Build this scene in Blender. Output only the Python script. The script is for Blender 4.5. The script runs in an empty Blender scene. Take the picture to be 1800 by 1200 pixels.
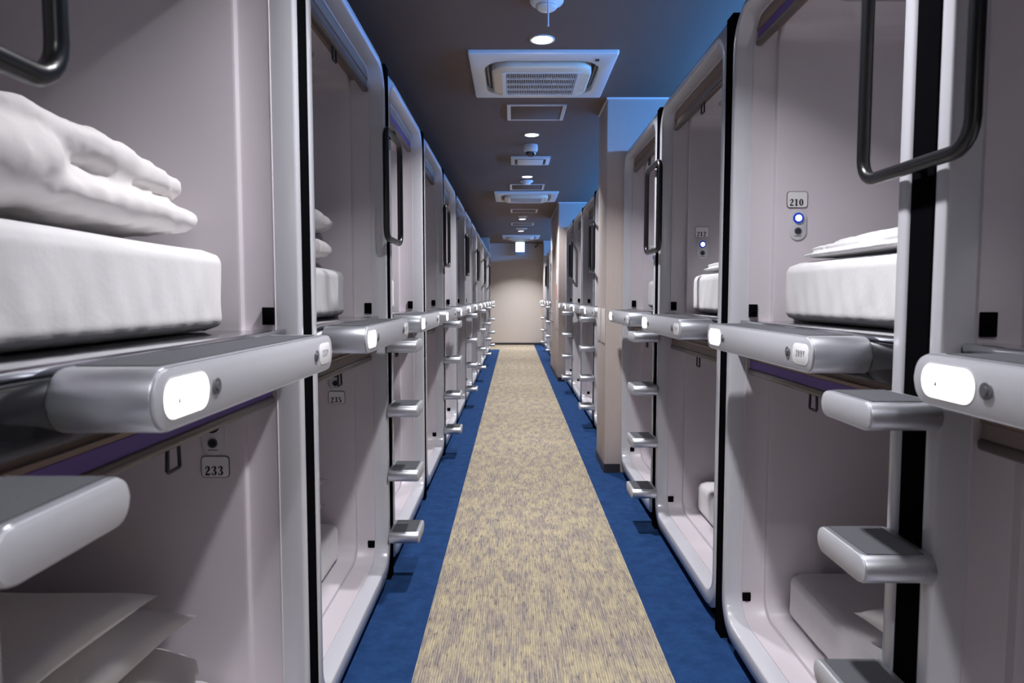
import bpy, bmesh, math, random
from mathutils import Vector, Matrix

sc = bpy.context.scene
col = sc.collection
PI = math.pi
random.seed(7)

# ---------------------------------------------------------------- camera, light, exposure
CAM_H = 1.2
cam_d = bpy.data.cameras.new('camera')
cam_d.sensor_width = 36.0
cam_d.lens = 24.0
cam_d.clip_start = 0.02
cam_d.dof.use_dof = True
cam_d.dof.focus_distance = 3.0
cam_d.dof.aperture_fstop = 6.3
cam = bpy.data.objects.new('camera', cam_d)
col.objects.link(cam)
cam.location = (0, 0, CAM_H)
cam.rotation_euler = (PI/2 - math.atan(79/1200), 0, math.atan(3/1200))
sc.camera = cam

world = bpy.data.worlds.new('world')
sc.world = world
world.use_nodes = True
world.node_tree.nodes['Background'].inputs[0].default_value = (0.02, 0.02, 0.025, 1)
world.node_tree.nodes['Background'].inputs[1].default_value = 1.0

DOWNLIGHT_W = 26.0
LED_STRENGTH = 130.0
sc.view_settings.view_transform = 'Standard'
sc.view_settings.look = 'None'
sc.view_settings.gamma = 1.0
sc.view_settings.use_curve_mapping = False
sc.view_settings.exposure = -0.1
sc.cycles.use_denoising = True
sc.cycles.use_adaptive_sampling = True
sc.cycles.adaptive_threshold = 0.02
sc.cycles.max_bounces = 6
sc.cycles.diffuse_bounces = 4
sc.cycles.glossy_bounces = 3
sc.cycles.caustics_reflective = False
sc.cycles.caustics_refractive = False
sc.cycles.sample_clamp_indirect = 6.0

# ---------------------------------------------------------------- layout (metres)
CEIL = 2.51
XR, XL = 0.727, -0.52          # front planes of the right and left rows
P = 1.132                      # pitch of the capsule columns
HW = P/2 - 0.034              # half width of one capsule front
Y_END, Y_BACK = 16.94, -3.0
GL = [1.73 + P*k for k in range(-1, 13)]                 # gaps of the left row
RIGHT_A = [1.235 + P*k for k in range(-1, 4)]            # before first pillar
RIGHT_B = [5.075 + P*k for k in range(0, 5)]             # between the pillars
RIGHT_C = [11.65 + P*k for k in range(0, 5)]             # past the door pillar

# ---------------------------------------------------------------- materials
MATS = {}
def mat(name, colour, rough=0.5, metal=0.0, coat=0.0, emit=None, strength=0.0, noise=0.0, scale=20.0, bump=0.0, bscale=200.0, spec=0.5, sheen=0.0):
    m = bpy.data.materials.new(name); m.use_nodes = True
    nt = m.node_tree; b = nt.nodes['Principled BSDF']
    b.inputs['Base Color'].default_value = (*colour, 1)
    b.inputs['Roughness'].default_value = rough
    b.inputs['Metallic'].default_value = metal
    b.inputs['Coat Weight'].default_value = coat
    b.inputs['Specular IOR Level'].default_value = spec
    if sheen:
        b.inputs['Sheen Weight'].default_value = sheen
    if emit:
        b.inputs['Emission Color'].default_value = (*emit, 1)
        b.inputs['Emission Strength'].default_value = strength
    tc = nt.nodes.new('ShaderNodeTexCoord')
    n = nt.nodes.new('ShaderNodeTexNoise')
    n.inputs['Scale'].default_value = scale; n.inputs['Detail'].default_value = 4
    nt.links.new(tc.outputs['Object'], n.inputs['Vector'])
    if noise:
        r = nt.nodes.new('ShaderNodeMapRange')
        r.inputs['To Min'].default_value = 1 - noise; r.inputs['To Max'].default_value = 1 + noise
        nt.links.new(n.outputs['Fac'], r.inputs['Value'])
        mx = nt.nodes.new('ShaderNodeVectorMath'); mx.operation = 'SCALE'
        mx.inputs[0].default_value = colour
        nt.links.new(r.outputs['Result'], mx.inputs['Scale'])
        nt.links.new(mx.outputs['Vector'], b.inputs['Base Color'])
    if bump:
        n2 = nt.nodes.new('ShaderNodeTexNoise')
        n2.inputs['Scale'].default_value = bscale; n2.inputs['Detail'].default_value = 3
        nt.links.new(tc.outputs['Object'], n2.inputs['Vector'])
        bp = nt.nodes.new('ShaderNodeBump')
        bp.inputs['Strength'].default_value = bump; bp.inputs['Distance'].default_value = 0.01
        nt.links.new(n2.outputs['Fac'], bp.inputs['Height'])
        nt.links.new(bp.outputs['Normal'], b.inputs['Normal'])
    MATS[name] = m
    return m

mat('pod_white', (0.55, 0.555, 0.595), 0.22, coat=0.3, noise=0.015, scale=8)
mat('pod_inner', (0.60, 0.555, 0.595), 0.38, noise=0.02, scale=6, bump=0.03, bscale=900)
mat('pod_black', (0.004, 0.004, 0.005), 0.9, noise=0.05, spec=0.0)
mat('gloss_black', (0.012, 0.012, 0.014), 0.12, coat=0.5)
mat('silver', (0.62, 0.64, 0.68), 0.42, metal=1.0, noise=0.02, scale=60, bump=0.02, bscale=600)
mat('silver_plate', (0.58, 0.59, 0.63), 0.45, metal=0.25, noise=0.02, scale=90)
mat('bar_black', (0.008, 0.008, 0.009), 0.3)
mat('chrome', (0.75, 0.76, 0.8), 0.15, metal=1.0)
mat('tread', (0.075, 0.077, 0.088), 0.7, spec=0.3, noise=0.2, scale=300, bump=0.3, bscale=700)
mat('shade_brown', (0.24, 0.165, 0.125), 0.45, noise=0.05)
mat('bar_brown', (0.13, 0.1, 0.09), 0.3, metal=0.5)
mat('shade_dark', (0.20, 0.155, 0.14), 0.6, noise=0.08, scale=200)
mat('shade_purple', (0.13, 0.07, 0.31), 0.6, noise=0.08, scale=200)
mat('sign_lit', (1, 1, 1), 0.4, emit=(1, 0.98, 0.95), strength=3.0)
mat('sign_faint_glow', (0.8, 0.8, 0.82), 0.25, emit=(1, 1, 1), strength=0.12)  # switched-off sign, brightened by a weak added glow
mat('ink', (0.02, 0.02, 0.025), 0.5)
mat('ink_grey', (0.22, 0.22, 0.25), 0.5)
mat('plate_white', (0.8, 0.79, 0.8), 0.4)
mat('grey_line', (0.09, 0.09, 0.10), 0.5)
mat('screw_grey', (0.2, 0.2, 0.22), 0.4, metal=0.6)
mat('panel_grey', (0.6, 0.6, 0.63), 0.35)
mat('button_glow', (1, 1, 1), 0.4, emit=(0.85, 0.93, 1.0), strength=4.0)
mat('button_blue', (0.01, 0.05, 0.5), 0.3, emit=(0.01, 0.08, 0.9), strength=0.15)
mat('recess_shade', (0.36, 0.33, 0.34), 0.6)  # darker grey painted in for the shade inside the ceiling recess
mat('linen', (0.80, 0.79, 0.80), 0.85, noise=0.02, scale=14, bump=0.08, bscale=60, sheen=0.1)
mat('cotton', (0.82, 0.79, 0.78), 0.9, noise=0.02, scale=14, bump=0.10, bscale=50, sheen=0.1)
mat('terry', (0.84, 0.83, 0.84), 0.95, bump=0.25, bscale=350, sheen=0.2)
mat('ceiling_dark', (0.160, 0.108, 0.082), 0.75, noise=0.05, scale=3, bump=0.06, bscale=250)
mat('white_plastic', (0.78, 0.79, 0.8), 0.35)
mat('cream_plastic', (0.80, 0.70, 0.55), 0.4)
mat('dark_slot', (0.012, 0.012, 0.014), 0.6)
mat('alu_trim', (0.62, 0.62, 0.64), 0.4, metal=0.6)
mat('lamp_glow', (1, 1, 1), 0.4, emit=(1.0, 0.98, 0.96), strength=14.0)
mat('led_blue', (0.1, 0.3, 1.0), 0.4, emit=(0.10, 0.36, 1.0), strength=LED_STRENGTH)
mat('exit_glow', (1, 1, 1), 0.4, emit=(0.75, 0.93, 1.0), strength=5.0)
mat('blue_grey', (0.25, 0.36, 0.5), 0.4)
mat('glass_dark', (0.02, 0.02, 0.03), 0.05, coat=1.0)
mat('skirting', (0.03, 0.03, 0.036), 0.5)
mat('door_beige', (0.60, 0.52, 0.48), 0.5, noise=0.02)
mat('hinge_grey', (0.22, 0.2, 0.2), 0.35, metal=0.7)
mat('red_print', (0.7, 0.06, 0.08), 0.5)
mat('paper', (0.78, 0.74, 0.70), 0.6)

def wallpaper(name, c1, c2, xs, ys):
    m = bpy.data.materials.new(name); m.use_nodes = True
    nt = m.node_tree; b = nt.nodes['Principled BSDF']
    tc = nt.nodes.new('ShaderNodeTexCoord')
    mp = nt.nodes.new('ShaderNodeMapping'); mp.inputs['Scale'].default_value = (xs, xs, ys)
    n = nt.nodes.new('ShaderNodeTexNoise'); n.inputs['Scale'].default_value = 1.0; n.inputs['Detail'].default_value = 3
    cr = nt.nodes.new('ShaderNodeMix'); cr.data_type = 'RGBA'
    cr.inputs['A'].default_value = (*c1, 1); cr.inputs['B'].default_value = (*c2, 1)
    nt.links.new(tc.outputs['Object'], mp.inputs['Vector']); nt.links.new(mp.outputs['Vector'], n.inputs['Vector'])
    nt.links.new(n.outputs['Fac'], cr.inputs['Factor']); nt.links.new(cr.outputs['Result'], b.inputs['Base Color'])
    bp = nt.nodes.new('ShaderNodeBump'); bp.inputs['Strength'].default_value = 0.12; bp.inputs['Distance'].default_value = 0.004
    nt.links.new(n.outputs['Fac'], bp.inputs['Height']); nt.links.new(bp.outputs['Normal'], b.inputs['Normal'])
    b.inputs['Roughness'].default_value = 0.7
    MATS[name] = m
wallpaper('wall_beige', (0.55, 0.47, 0.43), (0.65, 0.57, 0.525), 160, 14)
wallpaper('wall_end', (0.60, 0.55, 0.51), (0.64, 0.59, 0.55), 60, 60)

def carpet_blue():
    m = bpy.data.materials.new('carpet_blue'); m.use_nodes = True
    nt = m.node_tree; b = nt.nodes['Principled BSDF']
    tc = nt.nodes.new('ShaderNodeTexCoord')
    n = nt.nodes.new('ShaderNodeTexNoise'); n.inputs['Scale'].default_value = 14; n.inputs['Detail'].default_value = 8; n.inputs['Roughness'].default_value = 0.7
    n2 = nt.nodes.new('ShaderNodeTexNoise'); n2.inputs['Scale'].default_value = 500; n2.inputs['Detail'].default_value = 2
    ad = nt.nodes.new('ShaderNodeMath'); ad.operation = 'ADD'
    mu = nt.nodes.new('ShaderNodeMapRange'); mu.inputs['From Min'].default_value = 0.65; mu.inputs['From Max'].default_value = 1.35
    mx = nt.nodes.new('ShaderNodeMix'); mx.data_type = 'RGBA'
    mx.inputs['A'].default_value = (0.006, 0.025, 0.085, 1); mx.inputs['B'].default_value = (0.022, 0.075, 0.22, 1)
    for k in (n, n2): nt.links.new(tc.outputs['Object'], k.inputs['Vector'])
    nt.links.new(n.outputs['Fac'], ad.inputs[0]); nt.links.new(n2.outputs['Fac'], ad.inputs[1])
    nt.links.new(ad.outputs[0], mu.inputs['Value']); nt.links.new(mu.outputs['Result'], mx.inputs['Factor'])
    nt.links.new(mx.outputs['Result'], b.inputs['Base Color'])
    bp = nt.nodes.new('ShaderNodeBump'); bp.inputs['Strength'].default_value = 0.5; bp.inputs['Distance'].default_value = 0.004
    nt.links.new(n2.outputs['Fac'], bp.inputs['Height']); nt.links.new(bp.outputs['Normal'], b.inputs['Normal'])
    b.inputs['Roughness'].default_value = 0.95; b.inputs['Specular IOR Level'].default_value = 0.15
    MATS['carpet_blue'] = m
carpet_blue()

def carpet_runner():
    m = bpy.data.materials.new('carpet_runner'); m.use_nodes = True
    nt = m.node_tree; b = nt.nodes['Principled BSDF']; L = nt.links.new
    tc = nt.nodes.new('ShaderNodeTexCoord')
    def noise(sx, sy, det, rough=0.6):
        mp = nt.nodes.new('ShaderNodeMapping'); mp.inputs['Scale'].default_value = (sx, sy, 1)
        n = nt.nodes.new('ShaderNodeTexNoise'); n.inputs['Scale'].default_value = 1; n.inputs['Detail'].default_value = det
        n.inputs['Roughness'].default_value = rough
        L(tc.outputs['Object'], mp.inputs['Vector']); L(mp.outputs['Vector'], n.inputs['Vector'])
        return n.outputs['Fac']
    def rng(f, a, c):
        r = nt.nodes.new('ShaderNodeMapRange'); r.inputs['From Min'].default_value = a; r.inputs['From Max'].default_value = c
        L(f, r.inputs['Value']); return r.outputs['Result']
    def mix(fac, A, B):
        x = nt.nodes.new('ShaderNodeMix'); x.data_type = 'RGBA'
        if isinstance(A, tuple): x.inputs['A'].default_value = (*A, 1)
        else: L(A, x.inputs['A'])
        if isinstance(B, tuple): x.inputs['B'].default_value = (*B, 1)
        else: L(B, x.inputs['B'])
        L(fac, x.inputs['Factor']); return x.outputs['Result']
    patch = rng(noise(17, 5.5, 6, 0.75), 0.42, 0.58)
    streak = rng(noise(150, 9, 4, 0.7), 0.40, 0.60)
    speck = rng(noise(120, 16, 3, 0.6), 0.56, 0.70)
    warm = mix(streak, (0.34, 0.29, 0.22), (0.48, 0.415, 0.255))
    cool = mix(streak, (0.20, 0.175, 0.17), (0.36, 0.31, 0.25))
    base = mix(patch, warm, cool)
    dark = mix(speck, base, (0.12, 0.105, 0.11))
    # weave ribs along the length
    wv = nt.nodes.new('ShaderNodeTexWave'); wv.bands_direction = 'X'; wv.inputs['Scale'].default_value = 38; wv.inputs['Distortion'].default_value = 0.6
    L(tc.outputs['Object'], wv.inputs['Vector'])
    ws = nt.nodes.new('ShaderNodeMapRange'); ws.inputs['To Min'].default_value = 0.86; ws.inputs['To Max'].default_value = 1.2
    L(wv.outputs['Fac'], ws.inputs['Value'])
    vm = nt.nodes.new('ShaderNodeVectorMath'); vm.operation = 'SCALE'
    L(dark, vm.inputs[0]); L(ws.outputs['Result'], vm.inputs['Scale'])
    L(vm.outputs['Vector'], b.inputs['Base Color'])
    bp = nt.nodes.new('ShaderNodeBump'); bp.inputs['Strength'].default_value = 0.4; bp.inputs['Distance'].default_value = 0.003
    L(wv.outputs['Fac'], bp.inputs['Height']); L(bp.outputs['Normal'], b.inputs['Normal'])
    b.inputs['Roughness'].default_value = 0.95; b.inputs['Specular IOR Level'].default_value = 0.15
    MATS['carpet_runner'] = m
carpet_runner()

# ---------------------------------------------------------------- mesh helpers
class MB:
    def __init__(s): s.bm = bmesh.new()
    def box(s, x0, x1, y0, y1, z0, z1, bev=0.0, seg=2):
        r = bmesh.ops.create_cube(s.bm, size=1.0)
        vs = r['verts']
        for v in vs:
            v.co = Vector((x0 + (v.co.x+0.5)*(x1-x0), y0 + (v.co.y+0.5)*(y1-y0), z0 + (v.co.z+0.5)*(z1-z0)))
        if bev:
            es = list({e for v in vs for e in v.link_edges})
            bmesh.ops.bevel(s.bm, geom=es, offset=bev, segments=seg, affect='EDGES', profile=0.5)
        return s
    def cyl(s, c, axis, r0, length, n=20, r1=None):
        r1 = r0 if r1 is None else r1
        a = Vector(axis).normalized()
        q = a.to_track_quat('Z', 'Y').to_matrix().to_4x4()
        M = Matrix.Translation(Vector(c) + a*length/2) @ q
        bmesh.ops.create_cone(s.bm, cap_ends=True, segments=n, radius1=r0, radius2=r1, depth=length, matrix=M)
        return s
    def prism(s, outline, axis, a0, a1, bev=0.0, seg=2):
        """outline: 2-D points; axis 'x' -> (y,z), 'y' -> (x,z), 'z' -> (x,y)."""
        def p(t, q):
            return {'x': (t, q[0], q[1]), 'y': (q[0], t, q[1]), 'z': (q[0], q[1], t)}[axis]
        A = [s.bm.verts.new(p(a0, q)) for q in outline]
        B = [s.bm.verts.new(p(a1, q)) for q in outline]
        n = len(outline)
        f0 = s.bm.faces.new(A); f1 = s.bm.faces.new(B[::-1])
        for i in range(n):
            s.bm.faces.new((A[i], B[i], B[(i+1) % n], A[(i+1) % n]))
        if bev:
            es = list(set(f0.edges) | set(f1.edges))
            bmesh.ops.bevel(s.bm, geom=es, offset=bev, segments=seg, affect='EDGES', profile=0.5)
        return s
    def tube(s, pts, r, n=10, closed=False):
        rings = []
        m = len(pts); pts = [Vector(p) for p in pts]
        up = None
        for i in range(m):
            if closed: t = pts[(i+1) % m] - pts[i-1]
            else: t = pts[min(i+1, m-1)] - pts[max(i-1, 0)]
            t.normalize()
            if up is None:
                up = t.orthogonal().normalized()
            up = (up - t*up.dot(t)).normalized()
            w = t.cross(up)
            rings.append([s.bm.verts.new(pts[i] + r*(math.cos(2*PI*k/n)*up + math.sin(2*PI*k/n)*w)) for k in range(n)])
        for i in range(m if closed else m-1):
            a, b = rings[i], rings[(i+1) % m]
            for k in range(n):
                s.bm.faces.new((a[k], a[(k+1) % n], b[(k+1) % n], b[k]))
        if not closed:
            s.bm.faces.new(rings[0][::-1]); s.bm.faces.new(rings[-1])
        return s
    def loops(s, L, closed=False):
        V = [[s.bm.verts.new(p) for p in l] for l in L]
        n = len(L[0])
        for a, b in zip(V, V[1:]):
            for i in range(n if closed else n-1):
                j = (i+1) % n
                s.bm.faces.new((a[i], a[j], b[j], b[i]))
        return V
    def face(s, pts):
        s.bm.faces.new([s.bm.verts.new(p) for p in pts]); return s
    def mesh(s, name, m, ang=35, normals=True):
        if normals:
            bmesh.ops.recalc_face_normals(s.bm, faces=s.bm.faces[:])
        me = bpy.data.meshes.new(name)
        s.bm.to_mesh(me); s.bm.free()
        me.materials.append(MATS[m])
        me.shade_smooth()
        me.set_sharp_from_angle(angle=math.radians(ang))
        return me

def rrect(cx, cy, w, h, r, n=6):
    pts = []
    for (sx, sy, a0) in ((1, 1, 0), (-1, 1, 90), (-1, -1, 180), (1, -1, 270)):
        ox, oy = cx + sx*(w/2 - r), cy + sy*(h/2 - r)
        for k in range(n+1):
            a = math.radians(a0 + 90*k/n)
            pts.append((ox + r*math.cos(a), oy + r*math.sin(a)))
    return pts

def obj(name, me, parent=None, loc=None, rotz=None):
    o = bpy.data.objects.new(name, me); col.objects.link(o)
    if parent is not None: o.parent = parent
    if loc is not None: o.location = loc
    if rotz is not None: o.rotation_euler = (0, 0, rotz)
    return o
def empty(name, loc=(0, 0, 0), rotz=0.0):
    o = bpy.data.objects.new(name, None); col.objects.link(o)
    o.empty_display_size = 0.1; o.location = loc; o.rotation_euler = (0, 0, rotz)
    return o
def tag(o, label=None, cat=None, group=None, kind=None):
    if label: o['label'] = label
    if cat: o['category'] = cat
    if group: o['group'] = group
    if kind: o['kind'] = kind
    return o
def struct(name, me, label=None):
    o = obj(name, me); o['kind'] = 'structure'
    if label: o['label'] = label
    return o

# serif digits, drawn as strokes of changing width in a 0.6 x 1 box
def _ell(cx, cy, rx, ry, thick, thin, a0=0, a1=360, n=22):
    out = []
    for k in range(n+1):
        a = math.radians(a0 + (a1-a0)*k/n)
        out.append((cx + rx*math.cos(a), cy + ry*math.sin(a), thin + (thick-thin)*abs(math.cos(a))**1.3))
    return out
DIGITS = {
 '0': [_ell(.3, .5, .19, .44, .17, .05)],
 '1': [[(.3, .04, .17), (.3, .95, .17)], [(.1, .03, .06), (.5, .03, .06)], [(.08, .8, .05), (.3, .92, .09)]],
 '2': [[(.13, .68, .14), (.13, .78, .08), (.2, .91, .06), (.3, .95, .08), (.42, .88, .14), (.46, .72, .17), (.4, .54, .13), (.25, .36, .08), (.12, .17, .06)],
       [(.08, .08, .13), (.25, .1, .15), (.42, .07, .13), (.5, .09, .09), (.54, .24, .05)]],
 '3': [[(.13, .76, .14), (.13, .84, .08), (.22, .93, .06), (.32, .95, .08), (.42, .87, .15), (.43, .74, .17), (.37, .6, .1), (.24, .54, .05)],
       [(.24, .53, .05), (.38, .48, .1), (.46, .34, .17), (.46, .22, .17), (.4, .09, .1), (.28, .04, .06), (.17, .08, .06), (.11, .18, .12), (.12, .24, .13)]],
 '4': [[(.4, .04, .16), (.4, .94, .16)], [(.36, .95, .05), (.05, .3, .05)], [(.05, .29, .06), (.57, .29, .06)], [(.24, .03, .06), (.56, .03, .06)]],
 '5': [[(.13, .88, .14), (.35, .87, .13), (.49, .93, .06)], [(.14, .9, .05), (.12, .5, .05)],
       [(.12, .5, .05), (.24, .58, .07), (.38, .56, .1), (.47, .42, .17), (.47, .24, .17), (.4, .09, .1), (.27, .04, .06), (.16, .08, .07), (.11, .19, .13)]],
 '6': [_ell(.3, .3, .19, .26, .16, .05), [(.12, .3, .16), (.13, .55, .15), (.22, .82, .1), (.36, .95, .06), (.46, .88, .07), (.47, .78, .12)]],
 '7': [[(.08, .76, .05), (.1, .9, .1), (.3, .87, .14), (.52, .92, .08)], [(.52, .92, .05), (.38, .62, .08), (.3, .35, .15), (.28, .05, .18)]],
 '8': [_ell(.3, .73, .16, .22, .14, .05), _ell(.3, .27, .19, .24, .17, .05)],
 '9': [[(.6-x, 1-y, w) for x, y, w in st] for st in
       [_ell(.3, .3, .19, .26, .16, .05), [(.12, .3, .16), (.13, .55, .15), (.22, .82, .1), (.36, .95, .06), (.46, .88, .07), (.47, .78, .12)]]],
}
def text_mesh(name, txt, height, place, m='ink', adv=0.68, tri=None):
    """place(u, v) -> 3-D point; the text is centred on (0, 0). tri: 'down' or 'up' adds an arrow."""
    b = MB()
    n = len(txt); W = adv*(n-1) + 0.6 + (0.75 if tri == 'down' else 0)
    x0 = -W/2
    for i, ch in enumerate(txt):
        for st in DIGITS[ch]:
            L, R = [], []
            for k, (x, y, w) in enumerate(st):
                xa, ya, _ = st[max(k-1, 0)]; xb, yb, _ = st[min(k+1, len(st)-1)]
                tx, ty = xb-xa, yb-ya; l = math.hypot(tx, ty) or 1
                w = w*1.3 + 0.02
                nx, ny = -ty/l*w/2, tx/l*w/2
                ox = x0 + i*adv
                L.append(place((ox+x+nx)*height, (y+ny-0.5)*height)); R.append(place((ox+x-nx)*height, (y-ny-0.5)*height))
            b.loops([L, R])
    if tri == 'down':
        xx = x0 + n*adv + 0.35
        b.face([place((xx-.3)*height, .45*height), place((xx+.3)*height, .45*height), place(xx*height, -.45*height)])
    return b.mesh(name, m, normals=False)

# ---------------------------------------------------------------- room shell
def box_mesh(name, m, *a, bev=0.0):
    return MB().box(*a, bev=bev).mesh(name, m)
XW_R, XW_L = 2.80, -2.60
struct('floor', box_mesh('floor', 'carpet_blue', -4.6, XW_R, Y_BACK, Y_END, -0.1, 0.0), 'dark blue carpet floor along both rows of capsules')
struct('ceiling', box_mesh('ceiling', 'ceiling_dark', -4.6, XW_R, Y_BACK, Y_END, CEIL, CEIL+0.1), 'dark brown painted corridor ceiling')
struct('wall_end', box_mesh('wall_end', 'wall_end', -4.6, XW_R, Y_END, Y_END+0.1, 0, CEIL), 'plain beige end wall of the corridor')
struct('wall_back', box_mesh('wall_back', 'wall_end', -4.6, XW_R, Y_BACK-0.1, Y_BACK, 0, CEIL), 'beige wall behind the viewer')
struct('wall_right', box_mesh('wall_right', 'wall_beige', XW_R, XW_R+0.1, Y_BACK, Y_END, 0, CEIL), 'beige wall behind the right row')
LEFT_END = GL[-1] + 0.02
struct('wall_left', box_mesh('wall_left', 'wall_beige', XW_L-0.1, XW_L, Y_BACK, LEFT_END, 0, CEIL), 'beige wall behind the left row')
struct('wall_left_corner', box_mesh('wall_left_corner', 'wall_beige', XW_L-0.1, XL-0.02, LEFT_END, LEFT_END+0.06, 0, CEIL), 'beige wall closing the end of the left row')
struct('wall_left_passage', box_mesh('wall_left_passage', 'wall_end', -4.7, -4.6, LEFT_END, Y_END, 0, CEIL), 'wall at the end of the side passage')
struct('baseboard_end', box_mesh('baseboard_end', 'skirting', -4.6, 0.70, Y_END-0.012, Y_END-0.001, 0, 0.055), 'dark skirting of the end wall')
struct('trim_1', box_mesh('trim_1', 'white_plastic', -1.3, XL-0.03, LEFT_END+0.10, LEFT_END+0.16, CEIL-0.045, CEIL), 'white edging strip at the ceiling over the side passage')

# carpet runner (an inlay of patterned carpet; it turns left past the end of the left row)
b = MB()
b.prism([(-0.318, Y_BACK), (0.503, Y_BACK), (0.503, Y_END-0.013), (-4.59, Y_END-0.013), (-4.59, LEFT_END-0.16+0.25), (-0.318, LEFT_END-0.16+0.25)], 'z', 0.0005, 0.004)
tag(obj('carpet_runner', b.mesh('carpet_runner', 'carpet_runner')), 'mottled yellow and grey woven carpet runner down the corridor centre', 'carpet')

# pillars of the right side
def pillar(name, label, y0, y1, x0):
    p = empty(name, (0, 0, 0)); p['kind'] = 'structure'; p['label'] = label
    obj('wall_body', box_mesh('wall_body', 'wall_beige', x0, XW_R, y0, y1, 0, CEIL, bev=0.003), p)
    obj('baseboard', box_mesh('baseboard', 'skirting', x0-0.006, XR-0.002, y0-0.006, y1+0.006, 0, 0.06), p)
    obj('cornice', box_mesh('cornice', 'white_plastic', x0-0.006, XW_R-0.1, y0-0.006, y1+0.006, CEIL-0.012, CEIL-0.001), p)
    return p
pillar('wall_pillar', 'beige papered pillar between capsules on the right, nearer one', 4.60, 5.045, 0.62)
PX = 0.63
pillar('wall_pillar', 'beige papered pillar with a narrow door on the right', 9.61, 11.63, PX)
pillar('wall_pillar', 'beige wall stub beside the end wall on the right', 16.20, Y_END-0.02, 0.712)

d = empty('door_1', (0, 0, 0)); d['kind'] = 'structure'; d['label'] = 'narrow beige service door in the far right pillar'
obj('door_leaf', box_mesh('door_leaf', 'door_beige', PX-0.012, PX, 10.55, 11.4, 0.07, 1.95, bev=0.003), d)
for z in (0.35, 1.02, 1.62):
    obj('hinge', box_mesh('hinge', 'hinge_grey', PX-0.02, PX-0.011, 11.27, 11.36, z, z+0.12, bev=0.003), d)
b = MB().cyl((PX-0.012, 10.68, 0.96), (-1, 0, 0), 0.01, 0.05).box(PX-0.075, PX-0.055, 10.67, 10.80, 0.95, 0.97, bev=0.004)
obj('handle', b.mesh('handle', 'chrome'), d)
obj('lower_rail', box_mesh('lower_rail', 'chrome', PX-0.02, PX-0.011, 10.56, 11.39, 0.82, 0.835), d)

# ---------------------------------------------------------------- sleeping capsules
ZT, ZM, ZB = 2.17, 1.068, 0.03     # top, joint between the tiers, bottom of the fronts
RC = 0.13
def upath(iy, iz, ds, dt, up, hw=HW, rc=RC, rmin=0.07, zend=None, n=9):
    w = hw - iy
    r = max(rc - iy, rmin)
    zc = (ZT - iz) if up else (ZB + iz)
    ze = ZM if zend is None else zend
    s = 1 if up else -1
    def D(a): return ds + (dt-ds)*max(0.0, math.sin(a))**1.5
    pts = [(ds, -w, ze), (ds, -w, (ze + (zc - s*r))/2)]
    for k in range(n+1):
        a = PI - PI/2*k/n
        pts.append((D(a), -w + r + r*math.cos(a), zc - s*r + s*r*math.sin(a)))
    for k in range(n+1):
        a = PI/2 - PI/2*k/n
        pts.append((D(a), w - r + r*math.cos(a), zc - s*r + s*r*math.sin(a)))
    pts += [(ds, w, (ze + (zc - s*r))/2), (ds, w, ze)]
    return pts
DEPTH = 1.98
JI, WI_ = 0.047, 0.071      # insets of the jambs and of the inner walls
def frame_mesh(up):
    b = MB()
    tp = 1.0 if up else 0.35
    prof = [(0, 0, .030, .050), (0, 0, .013, .040*tp), (.001, .002, .009, .034*tp), (.006, .040*tp, .002, .006), (.010, .046*tp, .0005, .001), (.014, .050*tp, 0, 0), (.036, .0665, 0, 0), (.0395, .0697, .0018, .0018), (.0415, .0715, .006, .006), (.043, .0725, .056, .056)]
    b.loops([upath(a, c, d, e, up) for a, c, d, e in prof])
    return b.mesh('frame', 'pod_white', 40)
def shell_mesh(up):
    b = MB()
    zend = 1.117 if up else 1.0
    prof = [(JI, .0765, 0.056), (JI, .0765, 0.125), (JI+.003, .079, 0.129), (WI_-.004, .091, 0.131), (WI_, .0945, 0.137), (WI_, .0945, DEPTH)]
    V = b.loops([upath(a, c, d, d, up, zend=zend) for a, c, d in prof])
    b.bm.faces.new(V[-1])
    b.bm.faces.new([V[0][0], *[v[0] for v in V[1:]], *[v[-1] for v in V[::-1]]])   # platform / underside
    # the little shadow-line ledge between frame and jamb
    b.loops([upath(.0425, .072, 0.055, 0.055, up, zend=zend), upath(JI+.0005, .077, 0.0565, 0.0565, up, zend=zend)])
    return b.mesh('shell', 'pod_inner', 40)
def casing_mesh(up):
    b = MB()
    hw = HW
    def loop(d):
        z1 = ZT-0.004 if up else 0.002
        ze = ZM
        s = 1 if up else -1
        r = 0.03
        pts = [(d, -hw, ze)]
        for k in range(5):
            a = PI - PI/2*k/4
            pts.append((d, -hw + r + r*math.cos(a), z1 - s*r + s*r*math.sin(a)))
        for k in range(5):
            a = PI/2 - PI/2*k/4
            pts.append((d, hw - r + r*math.cos(a), z1 - s*r + s*r*math.sin(a)))
        pts.append((d, hw, ze))
        return pts
    def loop_in(d):
        hw2 = hw - 0.03
        z1 = ZT-0.034 if up else 0.034
        pts = [(d, -hw2, ZM)] + [(d, -hw2 + 0.0, z1)]*5 + [(d, hw2, z1)]*5 + [(d, hw2, ZM)]
        return pts
    L = [loop(DEPTH+0.02), loop(0.032)]
    V = b.loops(L)
    # front flange behind the white frame
    inner = [b.bm.verts.new((0.032, (1 if p.co.y > 0 else -1)*(abs(p.co.y)-0.035 if abs(p.co.y) > hw-0.2 else abs(p.co.y)), p.co.z)) for p in V[1]]
    for i, v in enumerate(inner):
        if 0 < i < len(inner)-1:
            v.co.z = (ZT-0.055) if up else 0.055
            v.co.y = (-1 if i < 6 else 1)*(hw-0.035)
    for i in range(len(inner)-1):
        try: b.bm.faces.new((V[1][i], V[1][i+1], inner[i+1], inner[i]))
        except ValueError: pass
    bmesh.ops.remove_doubles(b.bm, verts=b.bm.verts[:], dist=1e-5)
    return b.mesh('casing', 'pod_black', 30)

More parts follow.
